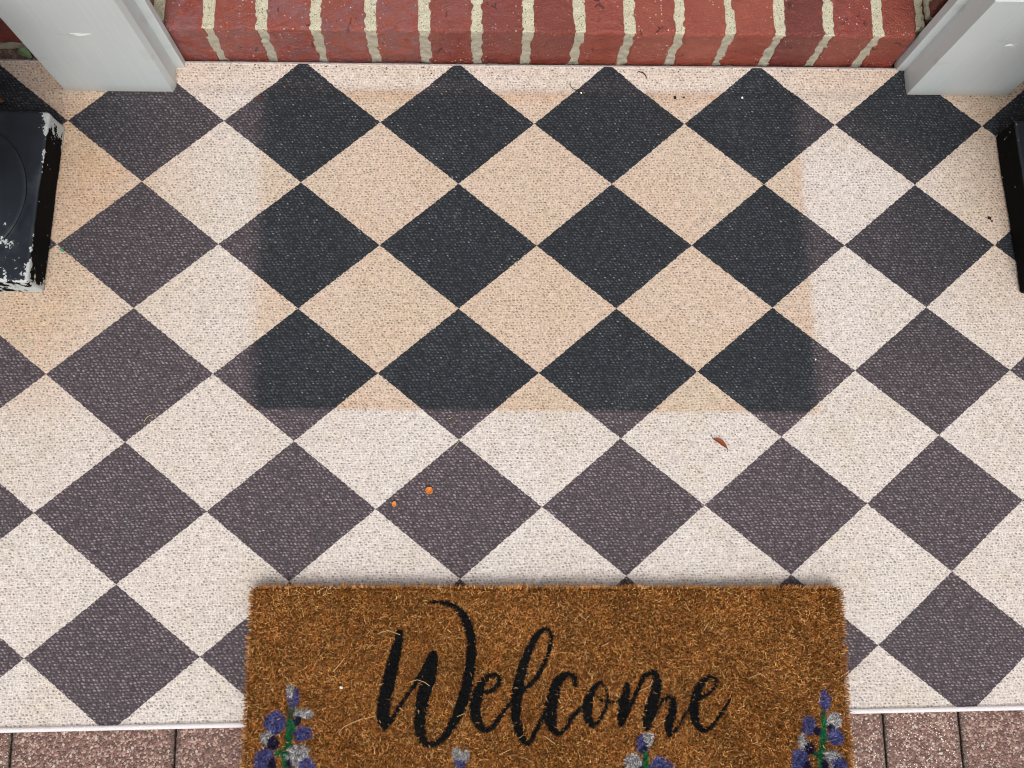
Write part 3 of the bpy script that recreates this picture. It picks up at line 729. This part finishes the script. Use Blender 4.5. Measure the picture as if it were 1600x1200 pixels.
# ------------------------------------------------------------------ black pedestal bases
def pedestal(loc, rz, label, seed, side, wearf=1.0):
    root = empty('urn_planter', loc, rz)
    tag(root, label, 'planter', 'pair of black urn planters')
    H = 0.0452; h = 0.1145
    V, F = rbox((-h, -h, 0), (h, h, H), 0.004, 0.0035)
    n = vnoise(V, 18, seed, 2)
    V = V+n*0.0010+vnoise(V, 120, seed+5, 2)*0.0004
    # bottom flares a little
    V[:, :2] *= (1+0.008*np.clip(1-V[:, 2:3]/0.02, 0, 1))
    # groove ring on the top face
    rr = np.hypot(V[:, 0], V[:, 1])
    topm = V[:, 2] > H-0.004
    V[topm, 2] -= 0.0022*np.exp(-((rr[topm]-0.1015)/0.0022)**2)
    me = np_mesh('base', V, F)
    ex = h-np.abs(V[:, 0]); ey = h-np.abs(V[:, 1]); top = V[:, 2] > H*0.8
    e1 = np.minimum(ex, ey)
    arris = np.clip(1-np.abs(e1)/0.004, 0, 1)*np.clip(1-np.abs(V[:, 2]-H)/0.005, 0, 1)
    foot = np.clip(1-V[:, 2]/0.006, 0, 1)*0.45
    sx = side*V[:, 0]
    corner_near = np.exp(-((sx-h)/0.045)**2-((V[:, 1]+h)/0.045)**2)
    corner_far = np.exp(-((sx-h)/0.012)**2-((V[:, 1]-h)/0.030)**2)
    frontband = np.exp(-((V[:, 1]+h)/0.022)**2)*0.75
    patch2 = np.exp(-((sx-0.065)/0.03)**2-((V[:, 1]+0.07)/0.022)**2)*0.75
    chip = 0.60*arris+foot*1.35+0.32*corner_near+0.80*corner_far+0.22*frontband*top+0.6*patch2*top+0.52*frontband*(~top)
    chip = np.where(top | (V[:, 1] < -h+0.004), chip, chip*np.where(corner_far > 0.25, 1.0, 0.62))
    chip = chip*wearf
    attr(me, 'chip', 'FLOAT', np.clip(chip, 0, 1))
    link('base', me, M_BLACK, root, True)
    # round foot, stem and bowl (the foot is what shows)
    prof = [(0.0, H-0.004), (0.099, H-0.004), (0.0992, H+0.0006), (0.0975, H+0.0016), (0.094, H+0.0019), (0.075, H+0.0035), (0.055, H+0.010), (0.040, H+0.024),
            (0.032, H+0.045), (0.030, H+0.07), (0.036, H+0.085), (0.045, H+0.09), (0.075, H+0.105), (0.105, H+0.135), (0.120, H+0.18), (0.124, H+0.24),
            (0.135, H+0.265), (0.150, H+0.275), (0.152, H+0.285), (0.140, H+0.287), (0.128, H+0.27), (0.115, H+0.2), (0.08, H+0.13), (0.0, H+0.12)]
    V, F = lathe(prof)
    V = np.array(V)
    me = np_mesh('bowl', V, F)
    rr = np.hypot(V[:, 0], V[:, 1])
    c = 0.75*np.exp(-((side*V[:, 0]-0.065)/0.035)**2-((V[:, 1]+0.075)/0.03)**2)*(V[:, 2] < H+0.01)
    attr(me, 'chip', 'FLOAT', c)
    link('bowl', me, M_BLACK, root, True)
    return root
pedestal((-0.7487, 0.2267, ZP-0.0005), R(-2.3), 'black urn planter with white paint chips across its square base, left of the rug', 4.0, 1)
pedestal((0.7645, 0.2235, ZP-0.0005), R(2.1), 'black urn planter with a plain black side, right of the rug', 9.0, -1, 0.42)

# ------------------------------------------------------------------ doormat
MAT_C = Vector((0.0036, -0.4975)); MAT_A = R(-0.95); MW, MD = 0.727, 0.450
def in_strokes(P):
    """signed coverage: positive inside lettering (metres)"""
    best = np.full(len(P), -1.0)
    for s in STROKES:
        pts = np.array(s)/1000.0
        n = len(pts); dense = []
        for i in range(n-1):
            p0, p1, p2, p3 = pts[max(i-1, 0)], pts[i], pts[i+1], pts[min(i+2, n-1)]
            for t in np.linspace(0, 1, 7)[:-1]:
                dense.append(0.5*((2*p1)+(-p0+p2)*t+(2*p0-5*p1+4*p2-p3)*t*t+(-p0+3*p1-3*p2+p3)*t**3))
        dense.append(pts[-1]); dense = np.array(dense)
        lo = dense[:, :2].min(0)-0.012; hi = dense[:, :2].max(0)+0.012
        sel = np.where((P[:, 0] > lo[0]) & (P[:, 0] < hi[0]) & (P[:, 1] > lo[1]) & (P[:, 1] < hi[1]))[0]
        if not len(sel): continue
        Q = P[sel]; b = np.full(len(Q), -1.0)
        for i in range(len(dense)-1):
            a, c = dense[i], dense[i+1]; ab = c[:2]-a[:2]; L2 = max(ab@ab, 1e-12)
            t = np.clip(((Q-a[:2])@ab)/L2, 0, 1)
            d = np.hypot(*(Q-(a[:2]+t[:, None]*ab)).T)
            b = np.maximum(b, a[2]+(c[2]-a[2])*t-d)
        best[sel] = np.maximum(best[sel], b)
    return best
INK = {'b': ((0.028, 0.030, 0.12), (0.20, 0.21, 0.46)), 'w': ((0.14, 0.13, 0.13), (0.90, 0.89, 0.90)), 'n': ((0.010, 0.008, 0.028), (0.035, 0.028, 0.07)),
       'G': ((0.010, 0.09, 0.035), (0.03, 0.25, 0.10)), 'g': ((0.05, 0.06, 0.03), (0.11, 0.13, 0.06))}
def fibre_mesh(name, N, seed, box, base_z, hgt, lean, wid, loose=False):
    rng = np.random.RandomState(seed)
    x = rng.uniform(box[0], box[1], N); y = rng.uniform(box[2], box[3], N)
    ca, sa = math.cos(MAT_A), math.sin(MAT_A)
    ang = rng.uniform(0, 2*np.pi, N); ln = np.abs(rng.normal(0, 1, N))*lean+lean*0.4
    hh = hgt*rng.uniform(0.72, 1.12, N)*(1+0.10*np.sin(x*60)*np.cos(y*47)+0.08*np.sin(x*23+y*31))
    curl = rng.normal(0, 1.1, N)
    # fibres at the rim splay outward
    ex = MW/2-np.abs(x); ey = MD/2-np.abs(y)
    ox = np.where(ex < 0.004, np.sign(x)*0.0022, 0); oy = np.where(ey < 0.004, np.sign(y)*0.0022, 0)
    K = 4
    P = np.zeros((N, K, 3))
    cur = np.stack([x, y, np.full(N, base_z)], -1); P[:, 0] = cur
    a = ang.copy()
    for k in range(1, K):
        a = a+curl*0.75
        up = [0, 0.55, 0.33, 0.12][k] if not loose else [0, 0.5, 0.35, 0.0][k]
        st = ln*[0, 0.15, 0.35, 0.5][k]
        cur = cur+np.stack([np.cos(a)*st+ox*0.6, np.sin(a)*st+oy*0.6, hh*up], -1); P[:, k] = cur
    # ribbon width direction: across the travel in plan, slight tilt
    d = P[:, -1]-P[:, 0]; d[:, 2] = 0
    d /= np.maximum(np.linalg.norm(d, axis=1, keepdims=True), 1e-9)
    side = np.stack([-d[:, 1], d[:, 0], rng.uniform(-0.5, 0.5, N)], -1)
    W = wid*rng.uniform(0.6, 1.35, N)
    prof = np.array([1.0, 1.0, 0.85, 0.35])
    off = side[:, None, :]*(W[:, None]*prof)[:, :, None]*0.5
    A = P-off; B = P+off
    V = np.stack([A, B], 2).reshape(N, K*2, 3)
    F = np.array([[0, 1, 3, 2], [2, 3, 5, 4], [4, 5, 7, 6]])
    FF = (F[None]+(np.arange(N)*K*2)[:, None, None]).reshape(-1, 4)
    # world plan position of each tip decides its printed colour
    mid = P[:, 2, :2]+rng.normal(0, 0.0005, (N, 2))
    wx = MAT_C.x+mid[:, 0]*ca-mid[:, 1]*sa; wy = MAT_C.y+mid[:, 0]*sa+mid[:, 1]*ca
    PW = np.stack([wx, wy], -1)
    t = rng.beta(1.6, 3.6, N)[:, None]
    lo = np.array([0.125, 0.044, 0.007]); mi = np.array([0.47, 0.186, 0.040]); hi = np.array([0.88, 0.58, 0.26])
    patch = (0.5+0.5*np.sin(x*19+3)*np.cos(y*27+1)+0.35*np.sin(x*71+y*53))[:, None]
    c = np.where(t < 0.5, lo+(mi-lo)*(t/0.5), mi+(hi-mi)*((t-0.5)/0.5))*(0.93+0.10*patch)
    c = c*(1+rng.normal(0, 0.08, (N, 3)))
    # tufts: neighbouring fibres share a tone
    def cellnoise(sz, sd):
        r2 = np.random.RandomState(sd); tab = r2.uniform(0, 1, (512, 512))
        th = sd*0.7; qx = (mid[:, 0]*math.cos(th)-mid[:, 1]*math.sin(th))/sz; qy = (mid[:, 0]*math.sin(th)+mid[:, 1]*math.cos(th))/sz
        ix = np.floor(qx).astype(int); iy = np.floor(qy).astype(int); fx = qx-ix; fy = qy-iy
        g_ = lambda a, b_: tab[a % 512, b_ % 512]
        fx = fx*fx*(3-2*fx); fy = fy*fy*(3-2*fy)
        return (g_(ix, iy)*(1-fx)+g_(ix+1, iy)*fx)*(1-fy)+(g_(ix, iy+1)*(1-fx)+g_(ix+1, iy+1)*fx)*fy
    tuft = 0.5*cellnoise(0.0021, 1)+0.28*cellnoise(0.005, 2)+0.22*cellnoise(0.022, 3)
    tuft = np.clip((tuft-0.5)*2.6, -1, 1)
    tm = np.exp(tuft*0.62)[:, None]
    c = c*tm
    if loose:
        c = np.array([0.80, 0.46, 0.17])*(0.42+0.9*rng.beta(1.4, 2.5, (N, 1)))*np.ones((N, 3))
    unpr = rng.uniform(0, 1, N) < (0.99 if not loose else 0.93)
    for code, bx, by, rx, ry in BLOBS:
        q = ((PW[:, 0]-bx/1000)/(rx/1000))**2+((PW[:, 1]-by/1000)/(ry/1000))**2
        m = (q < 0.93+rng.normal(0, 0.14, N)+0.45*tuft) & unpr
        u = rng.beta(1.4, 2.2, N)[:, None]
        a0, a1 = np.array(INK[code][0]), np.array(INK[code][1])
        c = np.where(m[:, None], (a0+(a1-a0)*u)*tm**1.1, c)
    ins = in_strokes(PW)
    m = (ins+rng.normal(0, 0.0003, N)+0.0009*tuft > 0) & unpr
    blk = np.array([0.006, 0.0065, 0.007])*(1+3.0*rng.beta(1, 6, N))[:, None]
    c = np.where(m[:, None], blk, c)
    c = np.clip(c, 0.001, 0.9)
    me = np_mesh(name, V.reshape(-1, 3), FF)
    # fibre roots are darker with old dirt
    CC = np.repeat(c[:, None, :], K*2, 1)
    CC = np.concatenate([CC, np.ones((N, K*2, 1))], -1)
    attr(me, 'col', 'FLOAT_COLOR', CC.reshape(-1, 4))
    return me
M_COIR = mat_attr('coir_fibre', 0.65, 0.12)
def backing_colours(V):
    ca, sa = math.cos(MAT_A), math.sin(MAT_A)
    PW = np.stack([MAT_C.x+V[:, 0]*ca-V[:, 1]*sa, MAT_C.y+V[:, 0]*sa+V[:, 1]*ca], -1)
    rng = np.random.RandomState(4)
    c = np.array([0.12, 0.048, 0.012])*rng.uniform(0.75, 1.2, (len(V), 1))
    for code, bx, by, rx, ry in BLOBS:
        q = ((PW[:, 0]-bx/1000)/(rx/1000))**2+((PW[:, 1]-by/1000)/(ry/1000))**2
        c = np.where((q < 1)[:, None], np.array(INK[code][0])*1.3, c)
    c = np.where((in_strokes(PW) > 0)[:, None], np.array([0.006, 0.0065, 0.007]), c)
    return np.concatenate([c, np.ones((len(V), 1))], 1)
doormat = empty('doormat', (MAT_C.x, MAT_C.y, 0.0005), MAT_A)
tag(doormat, 'brown coir doormat reading Welcome in black script with blue flowers, lying across the rug edge', 'doormat')
V, F = rbox((-MW/2+0.001, -MD/2+0.001, 0.0), (MW/2-0.001, MD/2-0.001, 0.0140), 0.005, 0.0022)
V = np.array(V)
V[:, :2] = V[:, :2]
me = np_mesh('backing', V, F)
attr(me, 'col', 'FLOAT_COLOR', backing_colours(V))
link('backing', me, M_COIR, doormat, True)
e = 0.0015
link('coir_pile', fibre_mesh('coir_pile', 300000, 1, (-MW/2+e, MW/2-e, -MD/2+e, MD/2-e), 0.0125, 0.0060, 0.0021, 0.00075), M_COIR, doormat)
link('loose_fibres', fibre_mesh('loose_fibres', 16000, 8, (-MW/2+e, MW/2-e, -MD/2+e, MD/2-e), 0.0160, 0.0032, 0.0030, 0.00065, True), M_COIR, doormat)

M_PALE = mat_plain('pale_coir', s2l(232, 205, 160), s2l(214, 176, 120), 90.0, 0.6)
HAIRS = [[(-0.204, -0.419), (-0.2243, -0.4229), (-0.2407, -0.4298), (-0.2473, -0.4361), (-0.245, -0.4405)], [(-0.2768, -0.2742), (-0.2692, -0.2698), (-0.2639, -0.2683), (-0.266, -0.2759), (-0.269, -0.2789)], [(-0.1641, -0.3812), (-0.155, -0.3785), (-0.1458, -0.3816), (-0.1405, -0.3861)], [(-0.1077, -0.4218), (-0.0986, -0.4183)], [(-0.1184, -0.4033), (-0.1123, -0.41)], [(-0.2555, -0.3677), (-0.2444, -0.3554)], [(0.1127, -0.397), (0.1254, -0.3913), (0.1288, -0.384)], [(0.1943, -0.3274), (0.2011, -0.3184)], [(0.0415, -0.3058), (0.0492, -0.312), (0.054, -0.3075)], [(0.1723, -0.2927), (0.178, -0.3043)], [(0.0678, -0.344), (0.0773, -0.3397)], [(-0.0044, -0.4457), (0.0092, -0.4554)], [(0.2463, -0.3847), (0.2608, -0.379), (0.2669, -0.3836)], [(-0.2029, -0.3243), (-0.1907, -0.3207), (-0.176, -0.3262)], [(-0.0579, -0.4661), (-0.0427, -0.4593)]]
ca, sa = math.cos(-MAT_A), math.sin(-MAT_A)
for i, l in enumerate(HAIRS):
    n = len(l); pts = []
    for k, (x, y) in enumerate(l):
        dx, dy = x-MAT_C.x, y-MAT_C.y
        pts.append((dx*ca-dy*sa, dx*sa+dy*ca, 0.0195+0.0014*math.sin(math.pi*k/(n-1))))
    V, F = tube(pts, 0.00030, 5)
    link('stray_hair', np_mesh('stray_hair', V, F), M_PALE, doormat, True)

# ------------------------------------------------------------------ litter
def leaf_mesh(L, W, curl, seed, nx=14, ny=7):
    rng = random.Random(seed); V = []; F = []
    for i in range(nx):
        t = i/(nx-1)
        w_ = W*math.sin(math.pi*min(1, t*0.98+0.02))**0.75*(1-0.25*t)+0.00025
        for j in range(ny):
            s = j/(ny-1)*2-1
            V.append((L*(t-0.5), s*w_*0.5+0.10*L*math.sin(t*3.0), curl*(s*s)*w_+0.0012*math.sin(t*5+seed)+0.0013+rng.uniform(-1, 1)*0.0001))
    for i in range(nx-1):
        for j in range(ny-1):
            a = i*ny+j; F.append((a, a+ny, a+ny+1, a+1))
    me = np_mesh('leaf', V, F)
    return me
def solid(o, t=0.0003):
    md = o.modifiers.new('thickness', 'SOLIDIFY'); md.thickness = t
M_LEAF = mat_plain('dry_leaf', s2l(150, 78, 44), s2l(112, 50, 26), 260.0, 0.6)
M_STEM = mat_plain('leaf_stalk', s2l(70, 44, 26), s2l(96, 60, 34), 260.0, 0.7)
root = empty('dry_leaf', (0.2325, -0.0960, RZ(0.2325, -0.096)), R(-36))
tag(root, 'small curled brown dry leaf on a cream diamond of the rug', 'leaf')
o = link('blade', leaf_mesh(0.021, 0.0062, 0.5, 1), M_LEAF, root, True); solid(o)
V, F = tube([(-0.0105, 0, 0.0018), (-0.0135, 0.0012, 0.0016), (-0.017, 0.0042, 0.0012)], [0.0004, 0.0003, 0.0002], 6)
link('stalk', np_mesh('stalk', V, F), M_STEM, root, True)
V, F = tube([(0.0100, 0.0004, 0.0022), (0.0125, -0.0012, 0.0016), (0.0140, -0.0040, 0.0012)], [0.0005, 0.0004, 0.0002], 6)
link('tip', np_mesh('tip', V, F), M_STEM, root, True)

M_PETAL = mat_plain('orange_petal', s2l(232, 150, 72), s2l(190, 104, 44), 300.0, 0.5)
def petal(loc, L, W, rz, label, seed):
    o = link('orange_petal', leaf_mesh(L, W, 0.45, seed, 10, 9), M_PETAL, None, True)
    o.location = loc; o.rotation_euler = (0.1, 0, rz); solid(o, 0.0006)
    tag(o, label, 'petal', 'orange petals on the rug')
petal((-0.1419, -0.1520, RZ(-0.1419, -0.152)+0.0005), 0.0088, 0.0098, R(60), 'rounder and larger orange petal on a dark diamond above the doormat', 2)
petal((-0.1859, -0.1683, RZ(-0.1859, -0.1683)+0.0005), 0.0068, 0.0050, R(80), 'smaller narrow orange petal at the tip of a dark diamond above the doormat', 3)
M_PETAL = mat_plain('tan_petal', s2l(150, 100, 58), s2l(120, 78, 40), 200.0, 0.6)
petal((-0.7165, 0.3705, RZ(-0.7165, 0.3705)+0.001), 0.011, 0.011, R(20), 'tan dried petal beside the back corner of the chipped planter', 5)
M_GREEN = mat_plain('green_leaf_scrap', s2l(120, 140, 100), s2l(88, 108, 74), 200.0, 0.5)
o = link('green_leaf', leaf_mesh(0.021, 0.012, 0.3, 6, 12, 7), M_GREEN, None, True)
o.location = (-0.6880, 0.4400, 0.004); o.rotation_euler = (0.15, 0, R(-28)); solid(o)
tag(o, 'grey green leaf wedged between the rug and the brick wall', 'leaf')
M_GREEN2 = mat_plain('green_scrap', s2l(70, 150, 110), s2l(60, 120, 90), 200.0, 0.5)
o = link('green_scrap', leaf_mesh(0.0060, 0.0034, 0.3, 7, 8, 5), M_GREEN2, None, True)
o.location = (-0.6205, 0.1645, RZ(-0.62, 0.1645)); o.rotation_euler = (0, 0, R(-35)); solid(o)
tag(o, 'tiny green plant scrap on the rug beside the chipped planter', 'plant scrap')
M_RED = mat_plain('red_brown_seed', s2l(120, 52, 36), s2l(90, 40, 30), 300.0, 0.6)
o = link('seed_husk', leaf_mesh(0.0045, 0.0035, 0.5, 9, 8, 5), M_RED, None, True)
o.location = (-0.373, 0.3795, RZ(-0.373, 0.3795)); solid(o)
tag(o, 'reddish brown seed husk near the rug back edge', 'seed husk')

# loose coir hairs on the rug
M_HAIR = mat_plain('coir_hair', s2l(214, 196, 140), s2l(196, 174, 120), 100.0, 0.6)
def hair(pts, r, label, x, y, mat=None, name='coir_hair', cat='fibre'):
    z = RZ(x, y)+r
    V, F = tube([(px/1000, py/1000, pz/1000) for px, py, pz in pts], [r*0.6]+[r]*(len(pts)-2)+[r*0.5], 5)
    o = link(name, np_mesh(name, V, F), mat or M_HAIR, None, True)
    o.location = (x, y, z)
    tag(o, label, cat)
hair([(-7, -5, 0), (-5, -1, .6), (-2, 2.4, 1), (1, 4.2, .9), (4, 4.6, .5), (8, 4.2, 0)], 0.00032, 'bent straw coloured coir hair on a dark diamond above a cream one', -0.4955, -0.0575)
hair([(-6, -7, 0), (-2, -2.5, .4), (2, 2.5, .5), (5.5, 7, 0)], 0.00028, 'straight pale coir hair at the upper corner of the diamond holding orange petals', -0.1085, -0.0950)
hair([(-3, -1.2, 0), (0, 0, .4), (3, 1.6, 0)], 0.00028, 'short pale fibre at the front border of the unfaded rectangle', -0.1160, -0.0600)
M_TWIG = mat_plain('dark_twig', s2l(46, 34, 24), s2l(30, 22, 16), 200.0, 0.8)
hair([(-11, 11, 2.5), (-10, 6, 1.6), (-7, 2.5, 1.0), (-3, 0, .8), (3, 1, .6), (8, 3, .3), (11, 6, .2)], 0.00045, 'curled dark root tuft near the rug back edge', 0.0610, 0.3960, M_TWIG, 'root_tuft', 'root tuft')
hair([(-8, 4, 1), (-4, 2.5, .6), (0, 1, .6), (3, -3, .4), (4, -7, 0)], 0.0007, 'dark bent twig against the binding at the foot of the brick step', 0.1530, 0.4200, M_TWIG, 'dark_twig', 'twig')
def crumb(x, y, r, mat, label, name, cat, grp=None, z=None):
    V, F = rbox((-r, -r*0.8, 0), (r, r*0.8, r*1.1), r*0.5, r)
    V = np.array(V)+vnoise(V, 900, x*50+y*31, 2)*r*0.5
    o = link(name, np_mesh(name, V, F), mat, None, True)
    o.location = (x, y, RZ(x, y)-0.0001 if z is None else z); o.rotation_euler = (0, 0, x*40)
    tag(o, label, cat, grp)
crumb(0.1960, 0.3865, 0.0019, M_TWIG, 'larger black soil crumb of two near the rug back edge', 'soil_crumb', 'soil crumb')
crumb(0.2085, 0.3868, 0.0013, M_TWIG, 'smaller black soil crumb of two near the rug back edge', 'soil_crumb', 'soil crumb')
crumb(0.6242, 0.2125, 0.0021, M_TWIG, 'black soil crumb on cream check left of the plain black planter, larger of two', 'soil_crumb', 'soil crumb')
crumb(0.6272, 0.2080, 0.0012, M_TWIG, 'black soil crumb on cream check left of the plain black planter, smaller of two', 'soil_crumb', 'soil crumb')
M_GRIT = mat_plain('white_grit', s2l(240, 238, 230), s2l(255, 252, 245), 200.0, 0.5)
crumb(0.0655, 0.3925, 0.0012, M_GRIT, 'white grit grain beside the dark root tuft', 'grit_grain', 'grit')
crumb(0.2905, 0.3870, 0.0013, M_GRIT, 'white grit grain on the dark diamond at the back beside the fade line', 'grit_grain', 'grit')
crumb(0.3660, 0.0150, 0.0010, M_GRIT, 'white grit grain on the fade line at the unfaded rectangle\'s right border', 'grit_grain', 'grit')
crumb(-0.2455, -0.3860, 0.0017, M_GRIT, 'white grit grain on the doormat beside the flower stalk', 'grit_grain', 'grit', None, 0.0185)

def specks():
    rng = random.Random(21); G = Geo()
    spots = []
    for k in range(70):
        spots.append((rng.uniform(-0.44, 0.50), RY1-0.002-abs(rng.gauss(0, 0.004)), rng.uniform(0.0004, 0.0010)))
    for k in range(26):
        spots.append((rng.uniform(-0.7, 0.7), rng.uniform(-0.2, 0.38), rng.uniform(0.0003, 0.0007)))
    for x, y, r in spots:
        V, F = rbox((-r, -r*0.7, 0), (r, r*0.7, r), r*0.4, r)
        a = rng.uniform(0, 6.28); c, s_ = math.cos(a), math.sin(a)
        V = np.array(V); W = V.copy(); W[:, 0] = V[:, 0]*c-V[:, 1]*s_+x; W[:, 1] = V[:, 0]*s_+V[:, 1]*c+y; W[:, 2] += RZ(x, y)-0.0001
        G.add(W, F)
    tag(link('soil_specks', G.mesh('soil_specks'), M_TWIG, None, True), 'fine dark soil specks scattered along the back edge of the rug', 'dirt', kind='stuff')
specks()
